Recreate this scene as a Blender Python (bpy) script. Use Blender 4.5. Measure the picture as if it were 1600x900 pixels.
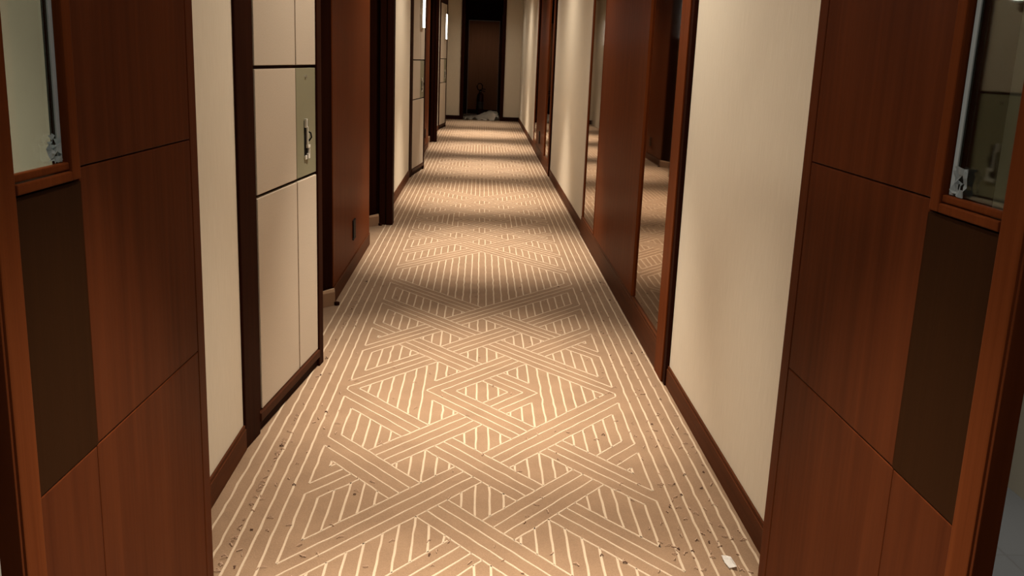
import bpy, bmesh, math, random
import numpy as np
from mathutils import Vector, Matrix

random.seed(7); rng = np.random.default_rng(7)
SC = bpy.context.scene
COL = SC.collection
for o in list(bpy.data.objects): bpy.data.objects.remove(o, do_unlink=True)

# ------------------------------------------------------------------ camera
CAM_H = 1.55
F_PX, PITCH, YAW, ROLL = 1489.45, .23653, .04007, .03992
fw = Vector((math.sin(YAW)*math.cos(PITCH), math.cos(YAW)*math.cos(PITCH), -math.sin(PITCH)))
r0 = Vector((math.cos(YAW), -math.sin(YAW), 0)); u0 = r0.cross(fw)
rr = r0*math.cos(ROLL) + u0*math.sin(ROLL); uu = -r0*math.sin(ROLL) + u0*math.cos(ROLL)
cd = bpy.data.cameras.new('camera'); cam = bpy.data.objects.new('camera', cd); COL.objects.link(cam)
cd.sensor_width = 36; cd.lens = 36*F_PX/1600; cd.clip_start = .02; cd.clip_end = 200
M = Matrix((rr, uu, -fw)).transposed().to_4x4(); M.translation = Vector((0, 0, CAM_H)); cam.matrix_world = M
SC.camera = cam

# ------------------------------------------------------------------ world, exposure, light levels
w = bpy.data.worlds.new('world'); SC.world = w; w.use_nodes = True
w.node_tree.nodes['Background'].inputs[0].default_value = (.05, .035, .025, 1)
w.node_tree.nodes['Background'].inputs[1].default_value = .2
SC.view_settings.view_transform = 'Standard'; SC.view_settings.look = 'None'
SC.view_settings.gamma = 1; SC.view_settings.use_curve_mapping = False
SC.view_settings.exposure = 1.08
SPOT_W = 500; SPILL_W = 92; SPOT_COL = (1.0, .88, .72); SPOT_DEG = 54; CEIL = 3.0
# x, y, strength, where
DOWNLIGHTS = [(.05, 1.67, 1.05, 'between the open fire doors'), (.05, 3.15, .36, 'just inside the fire doors'), (.05, 4.5, .74, 'beside the nearest cream panel'), (.05, 7.73, .84, 'at the end of the near brown panel'),
              (.05, 10.76, .84, 'after the near dark pilaster'), (.05, 13.8, .84, 'beside the second cream panel'), (.05, 16.8, .84, 'by the far dark pilaster'),
              (.05, 19.9, .84, 'before the farthest cream panel'), (.05, 22.9, .28, 'in front of the end wall'), (.05, 25.3, 1.9, 'added unseen to brighten the far doorway'),  # last entry is an added, unseen lamp brightening the back door and sheet
              (-1.5, 1.9, .7, 'added to light the lobby wall behind the left fire door'), (1.6, 2.6, .2, 'added to light the lobby corner behind the right fire door'), (.05, -.7, .36, 'added in the lobby to light the fire door edges')]  # added, unseen lamps that brighten the lobby and the leaf edges

# ------------------------------------------------------------------ materials
MATS = {}
def nt(name):
    m = bpy.data.materials.new(name); m.use_nodes = True; MATS[name] = m
    return m, m.node_tree, m.node_tree.nodes['Principled BSDF']
def nd(t, kind, **kw):
    n = t.nodes.new(kind)
    for k, v in kw.items(): setattr(n, k, v)
    return n
def plain(name, col, rough=.5, metal=0, spec=.5):
    m, t, b = nt(name); b.inputs['Base Color'].default_value = (*col, 1); b.inputs['Roughness'].default_value = rough
    b.inputs['Metallic'].default_value = metal; b.inputs['Specular IOR Level'].default_value = spec
    # very fine surface unevenness
    tc = nd(t, 'ShaderNodeTexCoord'); n = nd(t, 'ShaderNodeTexNoise'); n.inputs['Scale'].default_value = 60
    t.links.new(tc.outputs['Object'], n.inputs['Vector'])
    bp = nd(t, 'ShaderNodeBump'); bp.inputs['Strength'].default_value = .03; bp.inputs['Distance'].default_value = .004
    t.links.new(n.outputs['Fac'], bp.inputs['Height']); t.links.new(bp.outputs['Normal'], b.inputs['Normal'])
    return m
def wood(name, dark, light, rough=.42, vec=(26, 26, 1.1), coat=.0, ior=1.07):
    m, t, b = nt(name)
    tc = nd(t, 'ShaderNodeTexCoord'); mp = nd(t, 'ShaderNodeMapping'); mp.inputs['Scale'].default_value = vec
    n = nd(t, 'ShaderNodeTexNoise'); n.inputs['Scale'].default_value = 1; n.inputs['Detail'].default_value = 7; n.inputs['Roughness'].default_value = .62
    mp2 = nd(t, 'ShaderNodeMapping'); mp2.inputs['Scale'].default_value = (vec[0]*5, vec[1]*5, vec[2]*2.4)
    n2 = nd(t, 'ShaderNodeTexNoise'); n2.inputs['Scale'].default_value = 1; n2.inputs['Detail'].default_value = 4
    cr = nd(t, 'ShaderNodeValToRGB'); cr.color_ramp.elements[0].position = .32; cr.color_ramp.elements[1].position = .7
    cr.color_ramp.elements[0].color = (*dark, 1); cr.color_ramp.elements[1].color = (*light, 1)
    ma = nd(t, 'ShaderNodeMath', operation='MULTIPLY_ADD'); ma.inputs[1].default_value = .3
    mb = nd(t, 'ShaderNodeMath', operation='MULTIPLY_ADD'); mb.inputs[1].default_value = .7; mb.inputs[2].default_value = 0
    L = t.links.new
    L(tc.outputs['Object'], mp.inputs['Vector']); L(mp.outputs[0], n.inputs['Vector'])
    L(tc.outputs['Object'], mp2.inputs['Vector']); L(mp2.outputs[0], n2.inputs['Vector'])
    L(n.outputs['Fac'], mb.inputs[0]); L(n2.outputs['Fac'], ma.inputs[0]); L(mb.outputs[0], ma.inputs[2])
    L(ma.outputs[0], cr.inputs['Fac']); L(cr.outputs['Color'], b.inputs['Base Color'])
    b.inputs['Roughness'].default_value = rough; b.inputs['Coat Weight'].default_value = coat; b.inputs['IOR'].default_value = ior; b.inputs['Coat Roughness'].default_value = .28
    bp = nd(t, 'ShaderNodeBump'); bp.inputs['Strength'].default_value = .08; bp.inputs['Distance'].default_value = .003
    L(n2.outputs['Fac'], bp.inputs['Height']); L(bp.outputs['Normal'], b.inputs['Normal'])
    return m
def fabric(name, a, c, vec=(220, 220, 9), rough=.85, bump=.25):
    m, t, b = nt(name); L = t.links.new
    tc = nd(t, 'ShaderNodeTexCoord'); mp = nd(t, 'ShaderNodeMapping'); mp.inputs['Scale'].default_value = vec
    n = nd(t, 'ShaderNodeTexNoise'); n.inputs['Scale'].default_value = 1; n.inputs['Detail'].default_value = 5
    n3 = nd(t, 'ShaderNodeTexNoise'); n3.inputs['Scale'].default_value = 420; n3.inputs['Detail'].default_value = 2
    mx = nd(t, 'ShaderNodeMath', operation='MULTIPLY_ADD'); mx.inputs[1].default_value = .35
    m2 = nd(t, 'ShaderNodeMath', operation='MULTIPLY'); m2.inputs[1].default_value = .65
    cr = nd(t, 'ShaderNodeValToRGB'); cr.color_ramp.elements[0].position = .3; cr.color_ramp.elements[1].position = .7
    cr.color_ramp.elements[0].color = (*a, 1); cr.color_ramp.elements[1].color = (*c, 1)
    L(tc.outputs['Object'], mp.inputs['Vector']); L(mp.outputs[0], n.inputs['Vector']); L(tc.outputs['Object'], n3.inputs['Vector'])
    L(n.outputs['Fac'], m2.inputs[0]); L(n3.outputs['Fac'], mx.inputs[0]); L(m2.outputs[0], mx.inputs[2])
    L(mx.outputs[0], cr.inputs['Fac']); L(cr.outputs['Color'], b.inputs['Base Color'])
    b.inputs['Roughness'].default_value = rough; b.inputs['Specular IOR Level'].default_value = .25
    bp = nd(t, 'ShaderNodeBump'); bp.inputs['Strength'].default_value = bump; bp.inputs['Distance'].default_value = .002
    L(mx.outputs[0], bp.inputs['Height']); L(bp.outputs['Normal'], b.inputs['Normal'])
    return m
WOOD = wood('reddish_wood_veneer', (.066, .0150, .0047), (.116, .0290, .0086), vec=(11, 11, .8))
WOODP = wood('brown_wood_panel', (.100, .0240, .0070), (.152, .0395, .0112), rough=.34, ior=1.035)
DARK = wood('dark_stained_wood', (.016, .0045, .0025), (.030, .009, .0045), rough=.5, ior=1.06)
RAIL = wood('rail_wood', (.035, .012, .006), (.055, .018, .008), rough=.4)
TRIM = wood('skirting_wood', (.060, .0185, .0075), (.100, .031, .012), vec=(26, 1.1, 26), rough=.42)
PLATE = wood('push_plate_laminate', (.027, .0100, .0035), (.034, .0125, .0043), rough=.6)
WALL = fabric('beige_wallcovering', (.62, .55, .44), (.71, .64, .53))
PANEL = fabric('cream_panel_fabric', (.44, .365, .285), (.50, .42, .335), vec=(160, 160, 160), bump=.15)
GREEN = plain('green_grey_board', (.215, .20, .125), .7)
PLASTER = plain('ceiling_paint', (.55, .46, .36), .9)
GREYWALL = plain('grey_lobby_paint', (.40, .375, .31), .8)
CHROME = plain('brushed_steel', (.72, .71, .68), .25, 1)
BLACK = plain('black_plastic', (.007, .006, .006), .6, 0, .08)
STRAP = plain('zinc_strap', (.62, .60, .54), .45)
RAW = plain('raw_board', (.50, .34, .22), .8)
RAWB = plain('primed_board', (.26, .15, .085), .8)
WHITE = plain('white_paper', (.85, .83, .80), .8)
WHITEP = plain('white_plastic', (.75, .72, .66), .45)
TAPE = plain('blue_grey_tape', (.38, .44, .48), .35)
EXT = plain('dark_red_enamel', (.055, .006, .005), .25)
BACKDOOR = wood('dull_brown_door', (.20, .088, .046), (.24, .107, .058), rough=.6)
LINT = plain('lint', (.42, .28, .19), .95)
LINTD = plain('dark_crumb', (.10, .05, .03), .95)
def carpet():
    m, t, b = nt('carpet_tan'); L = t.links.new
    tc = nd(t, 'ShaderNodeTexCoord')
    n = nd(t, 'ShaderNodeTexNoise'); n.inputs['Scale'].default_value = 260; n.inputs['Detail'].default_value = 4
    n2 = nd(t, 'ShaderNodeTexNoise'); n2.inputs['Scale'].default_value = 7; n2.inputs['Detail'].default_value = 5
    ma = nd(t, 'ShaderNodeMath', operation='MULTIPLY_ADD'); ma.inputs[1].default_value = .55
    mb = nd(t, 'ShaderNodeMath', operation='MULTIPLY'); mb.inputs[1].default_value = .45
    cr = nd(t, 'ShaderNodeValToRGB'); cr.color_ramp.elements[0].position = .3; cr.color_ramp.elements[1].position = .7
    cr.color_ramp.elements[0].color = (.188, .115, .068, 1); cr.color_ramp.elements[1].color = (.280, .179, .109, 1)
    L(tc.outputs['Object'], n.inputs['Vector']); L(tc.outputs['Object'], n2.inputs['Vector'])
    L(n2.outputs['Fac'], mb.inputs[0]); L(n.outputs['Fac'], ma.inputs[0]); L(mb.outputs[0], ma.inputs[2])
    L(ma.outputs[0], cr.inputs['Fac']); L(cr.outputs['Color'], b.inputs['Base Color'])
    b.inputs['Roughness'].default_value = .95; b.inputs['Specular IOR Level'].default_value = .1
    b.inputs['Sheen Weight'].default_value = .15
    bp = nd(t, 'ShaderNodeBump'); bp.inputs['Strength'].default_value = .5; bp.inputs['Distance'].default_value = .004
    L(n.outputs['Fac'], bp.inputs['Height']); L(bp.outputs['Normal'], b.inputs['Normal'])
    return m
CARPET = carpet()
LINE = fabric('carpet_line_yarn', (.42, .32, .225), (.50, .385, .28), vec=(200, 200, 200), rough=.95, bump=.4)
def tile():
    m, t, b = nt('blue_grey_tile'); L = t.links.new
    tc = nd(t, 'ShaderNodeTexCoord'); br = nd(t, 'ShaderNodeTexBrick'); br.offset = 0
    br.inputs['Color1'].default_value = (.09, .10, .115, 1); br.inputs['Color2'].default_value = (.10, .11, .125, 1)
    br.inputs['Mortar'].default_value = (.08, .085, .095, 1); br.inputs['Scale'].default_value = 1
    br.inputs['Brick Width'].default_value = .6; br.inputs['Row Height'].default_value = .6; br.inputs['Mortar Size'].default_value = .004
    L(tc.outputs['Object'], br.inputs['Vector']); L(br.outputs['Color'], b.inputs['Base Color']); b.inputs['Roughness'].default_value = .35
    return m
TILE = tile()
def mirror():
    m, t, b = nt('bronze_mirror'); b.inputs['Base Color'].default_value = (.29, .205, .13, 1); b.inputs['Metallic'].default_value = 1
    b.inputs['Roughness'].default_value = .025; return m
MIRROR = mirror()
def glass():
    m, t, b = nt('dark_vision_glass'); L = t.links.new
    t.nodes.remove(b); out = t.nodes['Material Output']
    g = nd(t, 'ShaderNodeBsdfGlossy'); g.inputs['Roughness'].default_value = .03; g.inputs['Color'].default_value = (.93, 1, .93, 1)
    tr = nd(t, 'ShaderNodeBsdfTransparent'); tr.inputs['Color'].default_value = (.70, .72, .68, 1)
    mx = nd(t, 'ShaderNodeMixShader'); mx.inputs[0].default_value = .085; L(tr.outputs[0], mx.inputs[1]); L(g.outputs[0], mx.inputs[2])
    L(mx.outputs[0], out.inputs['Surface']); return m
GLASS = glass()
def film():
    m, t, b = nt('clear_plastic_film'); L = t.links.new
    b.inputs['Base Color'].default_value = (.62, .58, .52, 1); b.inputs['Roughness'].default_value = .3
    b.inputs['Alpha'].default_value = .8; return m
FILM = film()
def emit(name, col, s):
    m, t, b = nt(name); b.inputs['Base Color'].default_value = (*col, 1); b.inputs['Emission Color'].default_value = (*col, 1)
    b.inputs['Emission Strength'].default_value = s; return m
SIGN = emit('lit_opal_panel', (1, .95, .86), 4.0)
LENS = emit('lamp_lens', (1, .85, .65), 12)

# ------------------------------------------------------------------ mesh helpers
def box_into(bm, x0, x1, y0, y1, z0, z1, bev=0):
    vs = [bm.verts.new(p) for p in ((x0,y0,z0),(x1,y0,z0),(x1,y1,z0),(x0,y1,z0),(x0,y0,z1),(x1,y0,z1),(x1,y1,z1),(x0,y1,z1))]
    fs = [bm.faces.new([vs[i] for i in f]) for f in ((0,3,2,1),(4,5,6,7),(0,1,5,4),(1,2,6,5),(2,3,7,6),(3,0,4,7))]
    if bev:
        es = {e for f in fs for e in f.edges}
        bmesh.ops.bevel(bm, geom=list(es), offset=bev, segments=2, profile=.6, affect='EDGES')
def link(name, bm, mat, parent=None, smooth=False, off=None):
    if off is not None: bmesh.ops.translate(bm, verts=bm.verts, vec=-Vector(off))
    bmesh.ops.recalc_face_normals(bm, faces=bm.faces)
    me = bpy.data.meshes.new(name); bm.to_mesh(me); bm.free()
    if smooth:
        for p in me.polygons: p.use_smooth = True
    me.materials.append(mat)
    o = bpy.data.objects.new(name, me); COL.objects.link(o)
    if parent is not None: o.parent = parent
    return o
def box(name, b, mat, parent=None, bev=.002, off=None):
    """one box as an object; b in world metres (off = parent's place) or in the parent's own frame"""
    bm = bmesh.new(); x0, x1, y0, y1, z0, z1 = b
    box_into(bm, min(x0,x1), max(x0,x1), min(y0,y1), max(y0,y1), z0, z1, bev)
    if parent is None and off is None:
        c = ((x0+x1)/2, (y0+y1)/2, z0)
        o = link(name, bm, mat, None, off=c); o.location = c; return o
    return link(name, bm, mat, parent, off=off)
def boxes(name, bl, mat, parent=None, bev=.002, off=None):
    bm = bmesh.new()
    for b in bl: box_into(bm, min(b[0],b[1]), max(b[0],b[1]), min(b[2],b[3]), max(b[2],b[3]), b[4], b[5], bev)
    if parent is None and off is None:
        b = bl[0]; c = ((b[0]+b[1])/2, (b[2]+b[3])/2, b[4])
        o = link(name, bm, mat, None, off=c); o.location = c; return o
    return link(name, bm, mat, parent, off=off)
def lathe_into(bm, prof, c=(0,0,0), n=24):
    rings = []
    for r, z in prof:
        rings.append([bm.verts.new((c[0]+r*math.cos(2*math.pi*k/n), c[1]+r*math.sin(2*math.pi*k/n), c[2]+z)) for k in range(n)])
    for a, b in zip(rings, rings[1:]):
        for k in range(n): bm.faces.new((a[k], a[(k+1)%n], b[(k+1)%n], b[k]))
    bm.faces.new(rings[0][::-1]); bm.faces.new(rings[-1])
def tube_into(bm, pts, r, n=8):
    pts = [Vector(p) for p in pts]; rings = []
    for i, p in enumerate(pts):
        d = (pts[min(i+1, len(pts)-1)] - pts[max(i-1, 0)]).normalized()
        a = d.cross(Vector((0,0,1)) if abs(d.z) < .9 else Vector((1,0,0))).normalized(); b = d.cross(a)
        rr_ = r[i] if isinstance(r, (list, tuple)) else r
        rings.append([bm.verts.new(p + a*rr_*math.cos(2*math.pi*k/n) + b*rr_*math.sin(2*math.pi*k/n)) for k in range(n)])
    for a, b in zip(rings, rings[1:]):
        for k in range(n): bm.faces.new((a[k], a[(k+1)%n], b[(k+1)%n], b[k]))
    bm.faces.new(rings[0][::-1]); bm.faces.new(rings[-1])
def empty(name, loc, rz=0):
    o = bpy.data.objects.new(name, None); COL.objects.link(o); o.location = loc; o.rotation_euler.z = rz
    o.empty_display_size = .1; return o
def tag(o, label, cat=None, group=None, kind=None):
    o['label'] = label
    if cat: o['category'] = cat
    if group: o['group'] = group
    if kind: o['kind'] = kind
    return o
def struct(o, label, cat): return tag(o, label, cat, kind='structure')
def copy_tree(o, parent=None):
    c = o.copy(); COL.objects.link(c); c.parent = parent
    for ch in list(o.children): copy_tree(ch, c)
    return c

# ------------------------------------------------------------------ the shell
XL, XR, YE = -.895, .972, 24.3          # wall faces, end wall
YH = 2.505                              # far side of the fire-door jambs
XB = -1.35                              # back of the left-hand door recesses
# floors
fl = box('floor', (XB, XR+.06, 2.47, 27.0, -.06, 0), CARPET, bev=0)
struct(fl, 'tan patterned carpet running down the whole corridor', 'floor')
lf = boxes('floor', [(-2.15, 2.15, -1.6, 2.47, -.06, 0), (1.08, 2.15, 2.47, 3.8, -.06, 0), (-2.15, -1.36, 2.47, 3.8, -.06, 0)], TILE, bev=0)
struct(lf, 'blue-grey tiled lobby floor outside the fire doors', 'floor')
# ceiling
ce = boxes('ceiling', [(XB-.1, XR+.1, 2.44, 27.1, CEIL, CEIL+.08), (-2.2, 2.2, -1.7, 2.44, CEIL, CEIL+.08), (XR+.1, 2.2, 2.44, 3.9, CEIL, CEIL+.08), (-2.2, XB-.1, 2.44, 3.9, CEIL, CEIL+.08)], PLASTER, bev=0)
struct(ce, 'cream painted ceiling above the corridor and lobby', 'ceiling')
# left wall
wl = [('wall_left', 2.505, 3.555, 'beige wallcovered strip of left wall between fire door and first cream panel'),
      ('wall_left', 8.90, 12.26, 'beige wallcovered stretch of left wall before the second cream panel'),
      ('wall_left', 17.93, 20.53, 'beige wallcovered sliver of left wall before the farthest cream panel'),
      ('wall_left', 21.95, YE, 'beige wallcovered end of left wall in the far corner')]
for n, a, b, lab in wl:
    o = box(n, (XL, XL-.09, a, b, 0, CEIL), WALL, bev=0); struct(o, lab, 'wall')
    if b < 24:
        o = boxes('baseboard_left', [(XL+.012, XL, a, b, 0, .088), (XL+.008, XL, a, b, .088, .103)], TRIM, bev=.0015)
        struct(o, 'brown skirting under the ' + lab.replace('wallcovered ', ''), 'skirting')
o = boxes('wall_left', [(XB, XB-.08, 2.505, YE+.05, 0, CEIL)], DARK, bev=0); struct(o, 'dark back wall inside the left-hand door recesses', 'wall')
# right wall
for a, b, lab, sk in ((YH, 4.47, 'beige wallcovered right wall between fire door and first mirror unit', 'brown skirting under the near beige right wall'),
                      (8.62, 12.93, 'beige wallcovered right wall between the two mirror units', 'brown skirting on the right between the two mirror units'),
                      (17.15, YE, 'beige wallcovered right wall beyond the far mirror unit', 'brown skirting on the right beyond the far mirror unit')):
    o = box('wall_right', (XR, XR+.09, a, b, 0, CEIL), WALL, bev=0); struct(o, lab, 'wall')
    o = boxes('baseboard_right', [(XR-.012, XR, a, b, 0, .088), (XR-.008, XR, a, b, .088, .103)], TRIM, bev=.0015); struct(o, sk, 'skirting')
o = box('wall_right', (XR+.05, XR+.1, 4.40, 17.3, 0, CEIL), DARK, bev=0); struct(o, 'dark backing wall behind the right-hand mirror units', 'wall')
# far wall with its portal
o = box('wall_far', (XL-.45, -.52, YE, YE+.1, 0, CEIL), WALL, bev=0); struct(o, 'beige end wall left of the far dark doorway', 'wall')
o = box('wall_far', (.575, XR+.09, YE, YE+.1, 0, CEIL), WALL, bev=0); struct(o, 'beige end wall right of the far dark doorway', 'wall')
o = box('baseboard_far', (XL, -.515, YE-.015, YE, 0, .10), DARK); struct(o, 'dark skirting on the end wall left of the doorway', 'skirting')
o = box('baseboard_far', (.57, XR, YE-.015, YE, 0, .10), DARK); struct(o, 'dark skirting on the end wall right of the doorway', 'skirting')
t = empty('trim_1', (.03, YE, 0)); struct(t, 'dark wooden door casing around the doorway at the corridor end', 'door frame')
box('casing', (-.52, -.435, YE-.03, YE+.12, 0, 2.95), DARK, t, off=t.location)
box('casing', (.49, .575, YE-.03, YE+.12, 0, 2.95), DARK, t, off=t.location)
box('side_lining', (-.52, -.46, YE+.12, 27.0, 0, CEIL), DARK, t, off=t.location)
box('side_lining', (.515, .575, YE+.12, 27.0, 0, CEIL), DARK, t, off=t.location)
box('ceiling_lining', (-.46, .515, YE-.03, 27.0, 2.96, 2.995), DARK, t, off=t.location, bev=0)
t = empty('door_5', (.05, 26.9, 0)); struct(t, 'dull brown closed door at the back of the far doorway', 'door')
box('leaf', (-.37, .46, 26.85, 26.9, .01, 2.50), BACKDOOR, t, off=t.location)
box('header', (-.46, .52, 26.83, 26.9, 2.51, CEIL), DARK, t, off=t.location)
box('jamb', (-.46, -.378, 26.83, 26.9, 0, 2.51), DARK, t, off=t.location)
box('jamb', (.468, .52, 26.83, 26.9, 0, 2.51), DARK, t, off=t.location)
box('kick_rail', (-.36, .45, 26.84, 26.85, .012, .13), DARK, t, off=t.location)
# lobby walls on the camera's side of the fire doors
o = box('wall_right', (2.1, 2.2, -1.6, 3.9, 0, CEIL), GREYWALL, bev=0); struct(o, 'grey lobby side wall glimpsed past the right fire door', 'wall')
o = box('wall_left', (-2.2, -2.1, -1.6, 3.9, 0, CEIL), GREYWALL, bev=0); struct(o, 'grey lobby side wall left of the left fire door', 'wall')
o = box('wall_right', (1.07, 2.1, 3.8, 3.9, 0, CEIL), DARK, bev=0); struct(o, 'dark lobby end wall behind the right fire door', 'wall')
o = box('wall_left', (-2.1, XB-.08, 3.8, 3.9, 0, CEIL), GREYWALL, bev=0); struct(o, 'grey lobby end wall behind the left fire door', 'wall')
o = box('wall_back', (-2.2, 2.2, -1.7, -1.6, 0, CEIL), GREYWALL, bev=0); struct(o, 'grey lobby wall facing the corridor', 'wall')
o = box('trim_2', (-2.1, 2.1, 2.44, 2.505, 2.45, CEIL), DARK, bev=0); struct(o, 'dark bulkhead above the fire doors', 'bulkhead')


# ------------------------------------------------------------------ carpet line pattern (raised lighter yarn)
def carpet_lines(parent):
    C, S, m, hb, p = .05, .051, 1.25, .132, .574
    offs = (-.132, -.044, .044, .132)
    xk = lambda k: .0255 + S*k
    X11, X12 = xk(11), xk(12)
    Y0, Y1 = 2.47, 24.28
    cen = [4.30 + 4.92*n for n in range(-1, 5)]
    bands = []                                     # (kind, index, intercept)
    for c in cen:
        for i in range(6): bands.append((i+1, c - 2.5*p + p*i))
    tip = (.574 + .088)/2.5
    def active(kind, i, x):
        if (kind == 'A' and i == 4) or (kind == 'D' and i == 3): return x > -tip
        if (kind == 'A' and i == 3) or (kind == 'D' and i == 4): return x < tip
        return np.ones_like(x, bool)
    def d_over(i, j):
        if i <= 3 and j <= 3: return (i-j) % 2 == 0
        if i >= 4 and j >= 4: return (i-j) % 2 == 1
        return None
    V, Fc = [], []
    def strip(pts, wd):
        # pts: (n,2) polyline with a hand-tufted wobble
        pts = np.array(pts); n = len(pts)
        d = np.gradient(pts, axis=0); d /= np.linalg.norm(d, axis=1)[:, None] + 1e-9
        nr = np.stack([-d[:, 1], d[:, 0]], 1)
        pts = pts + nr*rng.normal(0, .0011, (n, 1))
        w_ = wd/2*(1 + rng.normal(0, .07, (n, 1)))
        base = len(V); h = .0016
        for q in range(n):
            a = pts[q] + nr[q]*w_[q]; b = pts[q] - nr[q]*w_[q]
            a2 = pts[q] + nr[q]*w_[q]*.75; b2 = pts[q] - nr[q]*w_[q]*.75
            V.extend([(a[0], a[1], 0), (a2[0], a2[1], h), (b2[0], b2[1], h), (b[0], b[1], 0)])
        for q in range(n-1):
            for e in range(3):
                Fc.append((base+4*q+e, base+4*q+e+1, base+4*q+5+e, base+4*q+4+e))
    def runs(x, y, vis, wd):
        vis = vis & (y > Y0) & (y < Y1)
        idx = np.flatnonzero(np.diff(np.concatenate([[0], vis.astype(int), [0]])))
        for a, b in zip(idx[::2], idx[1::2]):
            L = math.hypot(x[b-1]-x[a], y[b-1]-y[a])
            if L < .012: continue
            k = max(2, int(L/.055)+1)
            t_ = np.linspace(a, b-1, k); src = np.arange(a, b)
            strip(np.stack([np.interp(t_, src, x[a:b])+C, np.interp(t_, src, y[a:b])], 1), wd)
    WS, WD = .0088, .0074
    ys = np.arange(Y0, Y1, .003)
    # edge stripes
    for k in range(13, 18):
        for s in (-1, 1):
            x = np.full_like(ys, s*xk(k)); runs(x, ys, np.ones_like(ys, bool), WS)
    # fill stripes and cell outlines
    for k in range(0, 13):
        for s in (-1, 1):
            x = np.full_like(ys, s*xk(k)); vis = np.ones_like(ys, bool)
            h = .044 if k == 12 else hb
            for i, c in bands:
                vis &= ~((np.abs(ys-(c+m*x)) < h) & active('A', i, x))
                vis &= ~((np.abs(ys-(c-m*x)) < h) & active('D', i, x))
            runs(x, ys, vis, WS)
    # diagonal bands, woven
    for bi, (i, c) in enumerate(bands):
        for kind, sg in (('A', 1), ('D', -1)):
            for o_ in offs:
                lim = X11 if abs(o_) > .1 else X12
                x = np.arange(-lim, lim+1e-6, .0015); y = c + o_ + sg*m*x
                vis = np.ones_like(x, bool)
                # mitred tips of the small central diamond
                out = (o_ if kind == 'A' else -o_) * (1 if i == 4 else -1)
                if kind == 'A' and i in (3, 4): out = o_ if i == 4 else -o_
                if kind == 'D' and i in (3, 4): out = -o_ if i == 3 else o_
                xl = xk(4) if out > .1 else (.574 + 2*out)/2.5
                if (kind == 'A' and i == 4) or (kind == 'D' and i == 3): vis &= x > -xl
                if (kind == 'A' and i == 3) or (kind == 'D' and i == 4): vis &= x < xl
                grp = bi//6
                for j in range(1, 7):
                    cj = bands[grp*6+j-1][1]
                    ov = d_over(i, j) if kind == 'A' else d_over(j, i)
                    if ov is None: continue
                    hidden = ov if kind == 'A' else not ov
                    if hidden:
                        vis &= ~((np.abs(y-(cj-sg*m*x)) < hb-.003) & active('D' if kind == 'A' else 'A', j, x))
                runs(x, y, vis, WD)
    me = bpy.data.meshes.new('carpet_line_pattern'); me.from_pydata([Vector(v) - parent.location - Vector((0, 0, 0)) for v in V], [], Fc)
    # the floor's origin lies at its underside
    me.materials.append(LINE); me.update()
    ob = bpy.data.objects.new('carpet_line_pattern', me); COL.objects.link(ob); ob.parent = parent; ob['kind'] = 'stuff'
    ob['label'] = 'pale interlaced diamond and stripe lines tufted into the carpet'
carpet_lines(fl)

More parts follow.
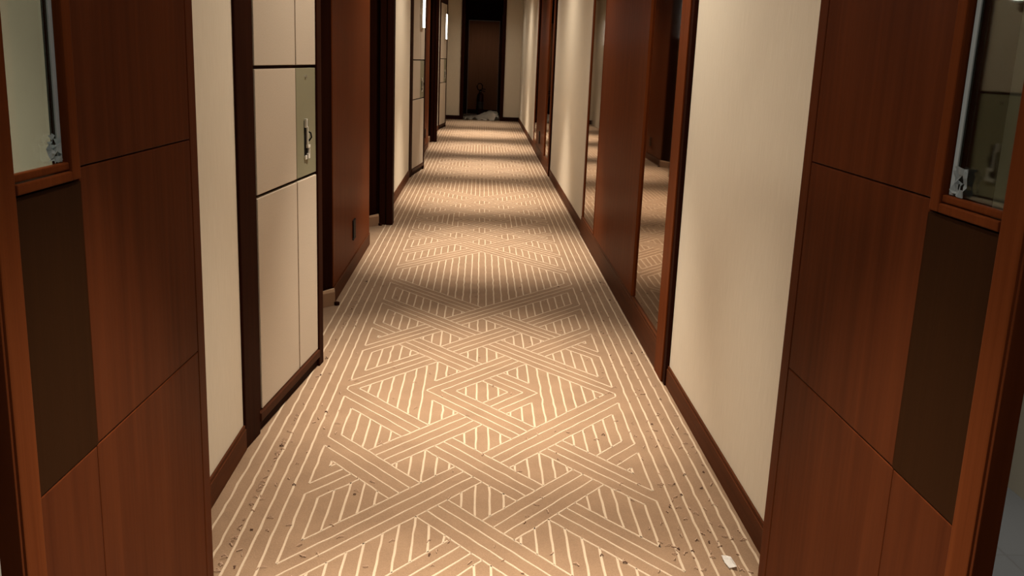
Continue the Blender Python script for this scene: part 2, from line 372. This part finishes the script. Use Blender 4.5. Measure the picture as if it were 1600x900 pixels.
# ------------------------------------------------------------------ fire doors standing open
def fire_door(name, xf, sx, label):
    """xf: face towards the corridor; sx: +1 leaf body lies to the right of it"""
    L = Vector((xf, 2.44, 0)); t = empty(name, L); struct(t, label, 'door')
    # opened a little past square
    t.rotation_euler.z = .0172 if sx > 0 else -.033; t.scale = (1, .97 if sx > 0 else .936, 1)
    X = lambda d: xf + sx*d
    top = 2.42
    # core with an opening for the pane
    boxes('leaf_core', [(X(.006), X(.036), 1.437, 1.515, .008, top), (X(.006), X(.036), 1.735, 2.432, .008, top),
                        (X(.006), X(.036), 1.515, 1.735, .008, 1.31), (X(.006), X(.036), 1.515, 1.735, 2.15, top)], DARK, t, bev=0, off=L)
    box('edge_lipping', (X(0.0), X(.038), 1.428, 1.436, .008, top), WOOD, t, off=L, bev=.002)
    box('stile', (X(-.004), X(.01), 1.4365, 1.508, .008, top), WOODP, t, off=L, bev=.004)
    for z0, z1 in ((.008, .7635), (.7665, 1.319), (1.322, 1.93), (1.934, top)):
        box('veneer_panel', (X(0), X(.01), 1.764, 2.432, z0, z1), WOOD, t, off=L, bev=.0025)
    box('veneer_panel', (X(0), X(.01), 1.510, 1.762, .008, .7625), WOOD, t, off=L, bev=.0025)
    box('veneer_panel', (X(0), X(.01), 1.510, 1.760, 2.19, top), WOOD, t, off=L, bev=.0025)
    pp = box('push_plate', (X(0), X(.01), 1.510, 1.772, .764, 1.296), PLATE, t, off=L, bev=.002); pp['label'] = 'plain dark brown push plate below the glass'
    # glazing beads
    box('glazing_bead', (X(-.006), X(.012), 1.722, 1.760, 1.30, 2.19), WOODP, t, off=L, bev=.004)
    box('glazing_bead', (X(-.006), X(.012), 1.510, 1.722, 1.30, 1.318), WOODP, t, off=L, bev=.003)
    box('glazing_bead', (X(-.001), X(.012), 1.510, 1.722, 1.320, 1.334), WOODP, t, off=L, bev=.003)
    box('glazing_bead', (X(-.006), X(.012), 1.510, 1.722, 2.14, 2.19), WOODP, t, off=L, bev=.003)
    g = box('glass_pane', (X(.012), X(.018), 1.515, 1.735, 1.32, 2.15), GLASS, t, off=L, bev=0); g['label'] = 'narrow dark vision glass'
    tp = box('glazing_tape', (X(.0085), X(.012), 1.702, 1.717, 1.335, 2.14), TAPE, t, off=L, bev=.001); tp['label'] = 'pale blue-grey tape along the glass edge'
    # crumpled end of the protective film in the bottom corner of the pane
    bm = bmesh.new(); n = 7; R = random.Random(3 if sx > 0 else 5); g_ = []
    for a in range(n):
        g_.append([bm.verts.new((X(.006 + .0045*R.uniform(-1, 1)), 1.655 + .05*b/(n-1) + R.uniform(-.004, .004), 1.338 + .05*a/(n-1) + R.uniform(-.004, .004))) for b in range(n)])
    for a in range(n-1):
        for b in range(n-1):
            if R.random() < .82: bm.faces.new((g_[a][b], g_[a][b+1], g_[a+1][b+1], g_[a+1][b]))
    bmesh.ops.solidify(bm, geom=list(bm.faces), thickness=.0012)
    fs = link('film_scrap', bm, TAPE, t, off=L); fs['label'] = 'crumpled scrap of protective film in the pane corner'
    # hinges
    for z in (.25, 1.2, 2.15):
        bm = bmesh.new(); lathe_into(bm, [(.007, 0), (.007, .1)], (X(.040), 2.437, z), 10); link('hinge', bm, CHROME, t, off=L, smooth=False)
    return t
fire_door('door_1', -.725, -1, 'left wooden fire door standing open, with narrow glass and dark push plate')
fire_door('door_2', .855, 1, 'right wooden fire door standing open, with narrow glass and dark push plate')
for nm, xf, sx, far, lab in (('trim_3', -.727, -1, -1.36, 'wooden jamb and lining post at hinge edge of the left fire door'),
                             ('trim_4', .857, 1, 1.07, 'wooden jamb and lining post at hinge edge of the right fire door')):
    t = empty(nm, (xf, 2.47, 0)); struct(t, lab, 'door jamb')
    box('jamb', (xf, xf+sx*.05, 2.443, YH, 0, 2.45), WOOD, t, off=t.location, bev=.003)
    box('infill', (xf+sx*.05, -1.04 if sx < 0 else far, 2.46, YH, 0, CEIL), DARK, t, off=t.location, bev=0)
    if sx < 0: box('infill', (-1.04, -2.1, 2.465, YH, 0, CEIL), GREYWALL, t, off=t.location, bev=0)
    if sx < 0: box('infill', (-1.36, -1.43, 2.505, 3.8, 0, CEIL), GREYWALL, t, off=t.location, bev=0)
    else: box('infill', (1.065, 1.10, 2.505, 4.4, 0, CEIL), GREYWALL, t, off=t.location, bev=0)

# ------------------------------------------------------------------ splayed cream panels beside the left-hand room doors
ANG = math.atan2(.9944, .1054)
def entry_panel(loc, label):
    t = empty('entry_panel', loc, ANG); tag(t, label, 'wall panel', 'cream panels beside the left-hand room doors')
    H = 2.62
    box('frame_post', (-.005, .165, -.006, .09, 0, 2.9), DARK, t, bev=.004)
    box('inner_frame', (.168, .209, .004, .08, .05, 2.9), DARK, t, bev=.003)
    box('frame_post', (1.062, 1.135, -.008, .09, .0, 2.9), DARK, t, bev=.004)
    box('end_return', (1.085, 1.135, .09, .62, 0, 2.99), DARK, t, bev=0)
    box('backing', (.165, 1.062, .022, .06, .0, 2.9), DARK, t, bev=0)
    box('bottom_rail', (.165, 1.062, -.012, .03, .052, .088), RAIL, t, bev=.004)
    box('plinth', (.0, 1.135, .006, .03, 0, .05), DARK, t, bev=.002)
    box('top_rail', (.165, 1.062, -.006, .03, H, 2.9), DARK, t, bev=.003)
    rows = [(.092, .970), (.984, 1.470), (1.484, 1.93), (1.93, 2.50), (2.50, H)]
    for a, b in ((.092, .970), (.984, 1.470), (1.484, H)):
        box('cream_panel', (.212, .7415, 0, .022, a, b), PANEL, t, bev=.003)
    box('cream_panel', (.7545, 1.060, 0, .022, .092, .970), PANEL, t, bev=.003)
    box('cream_panel', (.7545, 1.060, 0, .022, 1.484, H), PANEL, t, bev=.003)
    g = box('sign_plate', (.7545, 1.060, .002, .022, .984, 1.470), GREEN, t, bev=.002); g['label'] = 'bare green-grey plate awaiting its room sign'
    # open back box with bent metal straps
    boxes('cutout', [(.868, .925, -.001, .003, 1.075, 1.235)], BLACK, g, bev=.0005)
    bm = bmesh.new()
    box_into(bm, .866, .880, -.012, -.001, 1.205, 1.245, .001); box_into(bm, .872, .880, -.016, -.008, 1.12, 1.21, .001)
    box_into(bm, .878, .917, -.014, -.004, 1.112, 1.126, .001); box_into(bm, .898, .924, -.010, -.001, 1.062, 1.085, .001)
    box_into(bm, .907, .917, -.012, -.004, 1.085, 1.118, .001)
    box_into(bm, .866, .890, -.006, -.001, 1.060, 1.078, .001)
    link('metal_strap', bm, STRAP, g)
    bm = bmesh.new(); tube_into(bm, [(.893, -.001, 1.19), (.9, -.02, 1.18), (.905, -.022, 1.16), (.9, -.012, 1.145), (.908, -.004, 1.14)], .004, 6); link('cable', bm, BLACK, g, smooth=True)
    bm = bmesh.new(); tube_into(bm, [(.898, .004, 1.432), (.898, -.004, 1.432)], .007, 10); link('screw', bm, CHROME, g)
    lt = box('lit_panel', (.70, .885, -.030, -.001, 1.895, 2.41), SIGN, t, bev=.004); lt['label'] = 'glowing white vertical light panel'
    boxes('lit_panel_rim', [(.692, .70, -.032, -.001, 1.887, 2.418), (.885, .893, -.032, -.001, 1.887, 2.418), (.70, .885, -.032, -.001, 1.887, 1.895), (.70, .885, -.032, -.001, 2.41, 2.418)], CHROME, lt, bev=0)
    return t
pn = entry_panel((-.890, 3.56, 0), 'nearest cream panelled unit with green sign plate on the left wall')
for loc, lab in (((-.890, 12.28, 0), 'second cream panelled unit down the left wall, with lit strip at its top'),
                 ((-.893, 20.55, 0), 'farthest cream panelled unit on the left, next to the end wall')):
    c = copy_tree(pn); c.location = loc; c['label'] = lab

# ------------------------------------------------------------------ left: wood wall panels, recesses, portals, doors
def recess_bay(y0, n, near):
    """y0: near edge of the wood panel"""
    which = 'near' if near else 'far'
    t = empty('wood_wall_panel', (-.89, y0, 0)); tag(t, 'brown wooden wall panel between the two %s left door recesses' % ('near' if near else 'distant'), 'wall panel', 'brown panels on the left wall')
    box('panel', (-.888, -.935, y0, y0+1.955, .105, 2.95), WOODP, t, off=t.location, bev=.003)
    box('plinth', (-.882, -.935, y0, y0+1.955, 0, .10), TRIM, t, off=t.location, bev=.003)
    box('return', (-.893, XB, y0-.012, y0+.03, 0, 2.95), DARK, t, off=t.location, bev=0)
    box('return', (-.893, XB, y0+1.925, y0+1.967, 0, 2.95), DARK, t, off=t.location, bev=0)
    so = box('socket', (-.879, -.889, y0+.91, y0+1.02, .245, .365), BLACK, t, off=t.location, bev=.003); so['label'] = 'small black socket plate low on the panel'
    boxes('socket_rim', [(-.8785, -.8875, y0+.90, y0+1.03, .235, .243), (-.8785, -.8875, y0+.90, y0+1.03, .367, .375)], BLACK, so, off=t.location, bev=.0005)
    # portal pilaster
    yp = y0+2.90
    t = empty('trim_%d' % (5+n), (-.84, yp, 0)); struct(t, 'dark pilaster projecting from the left wall past the %s brown panel' % ('near' if near else 'distant'), 'door frame')
    box('pilaster', (-.783, -.842, yp, yp+.15, 0, 2.95), DARK, t, off=t.location, bev=.004)
    box('pilaster_return', (-.845, -.905, yp+.012, yp+.15, 0, 2.95), DARK, t, off=t.location, bev=.004)
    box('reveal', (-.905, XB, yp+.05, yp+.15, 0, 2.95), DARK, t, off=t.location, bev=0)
    # room doors at the back of the recesses
    for q, (a, b) in enumerate(((y0-1.12, y0-.06), (y0+2.0, y0+2.88))):
        t = empty('door_%d' % (6+2*n+q), (XB, (a+b)/2, 0))
        struct(t, 'dark room door deep in the %s recess %s the brown panel' % (which, 'before' if q == 0 else 'behind'), 'door')
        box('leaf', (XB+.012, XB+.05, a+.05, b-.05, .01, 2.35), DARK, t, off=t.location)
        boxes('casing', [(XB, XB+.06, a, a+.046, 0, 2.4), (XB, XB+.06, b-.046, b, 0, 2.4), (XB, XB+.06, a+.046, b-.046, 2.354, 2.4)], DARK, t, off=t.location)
        bm = bmesh.new(); tube_into(bm, [(XB+.05, a+.12, 1.02), (XB+.095, a+.12, 1.02), (XB+.1, a+.14, 1.02), (XB+.1, a+.25, 1.02)], .009, 8); link('handle', bm, CHROME, t, off=t.location, smooth=True)
recess_bay(5.86, 0, True)
recess_bay(14.75, 1, False)
# loose pale skirting returns at the recess corners
def offcut(x, y, wd, label):
    t = empty('skirting_offcut', (x, y, 0), .85); tag(t, label, 'board', 'bare skirting returns in the left recesses')
    bm = bmesh.new()
    v = [(-wd, 0, .0), (0, 0, 0), (0, 0, .105), (-wd, 0, .085)]
    a = [bm.verts.new((p[0], 0, p[2])) for p in v]; b = [bm.verts.new((p[0], .014, p[2])) for p in v]
    bm.faces.new(a); bm.faces.new(b[::-1])
    for k in range(4): bm.faces.new((a[k], a[(k+1) % 4], b[(k+1) % 4], b[k]))
    link('board', bm, RAW, t)
    box('board_face', (-wd, -.004, -.008, -.0005, .0, .085), RAWB, t, bev=.001)
    box('end_block', (-.012, .014, -.03, .0, .0, .022), DARK, t, bev=.002)
offcut(-.876, 5.832, .30, 'pale raw skirting end in the recess beside the nearest cream panel')
offcut(-.905, 8.735, .32, 'pale raw skirting end in the recess before the near dark pilaster')
offcut(-.876, 14.72, .30, 'pale raw skirting end in the recess beside the second cream panel')
offcut(-.905, 17.625, .32, 'pale raw skirting end in the recess before the far dark pilaster')

# ------------------------------------------------------------------ right: bronze mirror units
def mirror_unit(y0, label, socket):
    t = empty('mirror_unit', (.96, y0, 0)); tag(t, label, 'wall unit', 'bronze mirror and wood units on the right wall')
    o = t.location; Y = lambda d: y0+d
    box('frame_post', (.945, 1.02, Y(.045), Y(.235), 0, 2.95), WOODP, t, off=o, bev=.004)
    box('post_shade_strip', (.952, 1.02, Y(-.012), Y(.043), 0, 2.95), DARK, t, off=o, bev=.004)  # dark wood strip stands in for the post's shaded near side
    box('backing', (.975, 1.02, Y(.235), Y(4.10), .1, 2.95), DARK, t, off=o, bev=0)
    box('plinth', (.950, 1.02, Y(.235), Y(4.14), 0, .155), TRIM, t, off=o, bev=.003)
    box('plinth_lip', (.952, 1.02, Y(.235), Y(4.14), .158, .172), TRIM, t, off=o, bev=.002)
    m1 = box('mirror', (.963, .975, Y(.237), Y(1.125), .173, 2.95), MIRROR, t, off=o, bev=0); m1['label'] = 'bronze tinted mirror'
    m2 = box('mirror', (.963, .975, Y(3.185), Y(4.07), .173, 2.95), MIRROR, t, off=o, bev=0); m2['label'] = 'bronze tinted mirror'
    box('wood_panel', (.952, .975, Y(1.145), Y(3.165), .173, 2.95), WOODP, t, off=o, bev=.003)
    box('edge_bead', (.949, .975, Y(1.126), Y(1.144), .173, 2.95), WOODP, t, off=o, bev=.003)
    box('edge_bead', (.949, .975, Y(3.166), Y(3.184), .173, 2.95), WOODP, t, off=o, bev=.003)
    box('end_bead', (.955, 1.02, Y(4.072), Y(4.14), .0, 2.95), WOODP, t, off=o, bev=.003)
    if socket:
        so = box('socket', (.943, .953, Y(2.20), Y(2.34), .25, .44), BLACK, t, off=o, bev=.003); so['label'] = 'small black socket plate low on the wood panel'
    return t
mirror_unit(4.47, 'near unit of two bronze mirrors flanking a brown wood panel, right wall', False)
mirror_unit(12.95, 'far unit of two bronze mirrors flanking a brown wood panel, right wall', True)

# ------------------------------------------------------------------ small things
t = empty('wall_socket', (XR, 22.9, .30)); tag(t, 'tiny white socket low on the right wall near the end', 'socket')
box('plate', (-.008, 0, -.045, .045, -.045, .045), WHITEP, t, bev=.002); box('insert', (-.012, -.006, -.03, .03, -.03, .03), WHITE, t, bev=.002)

# fire extinguisher in the far doorway
t = empty('fire_extinguisher', (-.005, 26.35, 0)); tag(t, 'dark fire extinguisher standing in the doorway at the corridor end', 'extinguisher')
bm = bmesh.new(); lathe_into(bm, [(.075, 0), (.085, .01), (.085, .50), (.078, .55), (.055, .59), (.03, .61), (.022, .63)]); link('cylinder', bm, EXT, t, smooth=True)
bm = bmesh.new(); lathe_into(bm, [(.0865, .18), (.0868, .19), (.0868, .36), (.0865, .37)]); lb = link('band', bm, plain('grey_band', (.05, .035, .03), .5), t, smooth=True); lb['label'] = 'greyish instruction band'
bm = bmesh.new(); lathe_into(bm, [(.089, 0), (.089, .035)]); link('base_ring', bm, BLACK, t)
bm = bmesh.new(); lathe_into(bm, [(.024, .62), (.026, .64), (.026, .67), (.018, .69)]); v = link('valve', bm, CHROME, t, smooth=True)
bm = bmesh.new(); tube_into(bm, [(0, 0, .68), (.05, 0, .705), (.13, 0, .70)], .011); tube_into(bm, [(.01, 0, .66), (.06, 0, .655), (.12, 0, .635)], .010); link('lever', bm, BLACK, v, smooth=True)
bm = bmesh.new(); tube_into(bm, [(-.02, -.02, .655), (-.08, -.03, .70), (-.10, -.03, .78), (-.06, -.03, .845), (.0, -.03, .85), (.045, -.03, .80), (.04, -.04, .72), (-.02, -.06, .64), (-.07, -.075, .55), (-.09, -.07, .40), (-.09, -.07, .25)], .013); link('hose', bm, BLACK, t, smooth=True)
bm = bmesh.new(); tube_into(bm, [(-.09, -.07, .27), (-.09, -.07, .2), (-.09, -.07, .08)], [.016, .02, .032]); link('nozzle', bm, BLACK, t, smooth=True)

# crumpled plastic sheet in front of it
bm = bmesh.new(); nx, ny = 46, 40; R = random.Random(11); G = []
ph = [(R.uniform(3, 15), R.uniform(3, 15), R.uniform(0, 6), R.uniform(.006, .028)) for _ in range(16)]
for i in range(nx):
    row = []
    for j in range(ny):
        a, b = i/(nx-1), j/(ny-1)
        x = -.40 + .84*a + .03*math.sin(9*b); y = 1.35*b + .05*math.sin(7*a)
        hgt = .015 + .17*max(0, a-.22)**.8*math.sin(math.pi*min(1, b*1.02))**.8
        for fx, fy, p0, am in ph: hgt += am*math.sin(fx*a*2+fy*b*2+p0)*(.25 + a)
        row.append(bm.verts.new((x + R.uniform(-.005, .005), y, max(.003, hgt + R.uniform(-.006, .006)))))
    G.append(row)
for i in range(nx-1):
    for j in range(ny-1): bm.faces.new((G[i][j], G[i+1][j], G[i+1][j+1], G[i][j+1]))
o = link('plastic_sheet', bm, FILM); o.location = (.0, 24.30, 0)
so = o.modifiers.new('thickness', 'SOLIDIFY'); so.thickness = .001
tag(o, 'crumpled clear plastic sheet on the floor in the far doorway', 'plastic sheet')

# scrap of paper near the right fire door
bm = bmesh.new()
pts = [(-.014, -.038, .004), (.008, -.045, .012), (.015, -.015, .006), (.013, .020, .010), (.004, .040, .004), (-.013, .036, .008), (-.015, .0, .003)]
c = bm.verts.new((0, 0, .013)); vs = [bm.verts.new(p) for p in pts]
for k in range(len(vs)): bm.faces.new((c, vs[k], vs[(k+1) % len(vs)]))
bmesh.ops.solidify(bm, geom=list(bm.faces), thickness=.0015)
o = link('paper_scrap', bm, WHITE); o.location = (.842, 2.745, .002); o.rotation_euler.z = .12; tag(o, 'torn scrap of white paper on the carpet edge by the right fire door', 'paper scrap')

# loose lint and crumbs left on the new carpet
bm = bmesh.new(); R = random.Random(2)
for q in range(470):
    dark = q >= 425; u = R.random()
    x = R.gauss(.80, .10) if u < .45 else R.gauss(-.76, .09) if u < .7 else R.uniform(-.8, .9)
    x = max(-.755, min(.93, x)); y = 2.55 + 4.2*R.random()**1.9
    a = R.uniform(0, 6.28); l = R.uniform(.004, .008) if dark else R.uniform(.005, .013)
    bend = R.uniform(-.006, .006); rad = R.uniform(.0016, .0028) if dark else R.uniform(.0011, .002)
    d = Vector((math.cos(a), math.sin(a), 0)); nn = Vector((-d.y, d.x, 0)); p = Vector((x, y, .003)); n0 = len(bm.faces)
    tube_into(bm, [p-d*l, p+nn*bend+Vector((0, 0, R.uniform(.001, .006))), p+d*l], rad, 5)
    bm.faces.ensure_lookup_table()
    for f in bm.faces[n0:]: f.material_index = int(dark)
o = link('carpet_lint', bm, LINT); o.data.materials.append(LINTD)
tag(o, 'tan yarn clippings and dark crumbs strewn along the carpet edges', 'lint', kind='stuff')

# ------------------------------------------------------------------ ceiling downlights (each with its own lamp)
ring = None
for x, y, pw, where in DOWNLIGHTS:
    t = empty('ceiling_downlight', (x, y, CEIL)); tag(t, 'round recessed ceiling downlight ' + where, 'downlight', 'corridor downlights')
    bm = bmesh.new(); n = 28
    for (ra, za), (rb, zb) in (((.075, -.004), (.058, -.004)), ((.058, -.004), (.05, -.001)), ((.075, -.004), (.077, 0))):
        A = [bm.verts.new((ra*math.cos(2*math.pi*q/n), ra*math.sin(2*math.pi*q/n), za)) for q in range(n)]
        B = [bm.verts.new((rb*math.cos(2*math.pi*q/n), rb*math.sin(2*math.pi*q/n), zb)) for q in range(n)]
        for q in range(n): bm.faces.new((A[q], A[(q+1) % n], B[(q+1) % n], B[q]))
    link('trim_ring', bm, WHITEP, t, smooth=True)
    bm = bmesh.new(); lathe_into(bm, [(.05, -.002), (.05, -.001)]); link('lens', bm, LENS, t)
    # the reflector's beam and the softer spill around it
    for en, deg in ((SPOT_W, SPOT_DEG), (SPILL_W*(.1 if y == 1.67 else .3 if y == 3.15 else 1 if y < 6 or abs(x) > 1 else .74), 155)):
        ld = bpy.data.lights.new('downlight_lamp', 'SPOT'); ld.energy = en*pw; ld.color = SPOT_COL; ld.spot_size = math.radians(deg); ld.spot_blend = 1.0; ld.shadow_soft_size = .045
        lo = bpy.data.objects.new('downlight_lamp', ld); COL.objects.link(lo); lo.parent = t; lo.location = (0, 0, -.02)
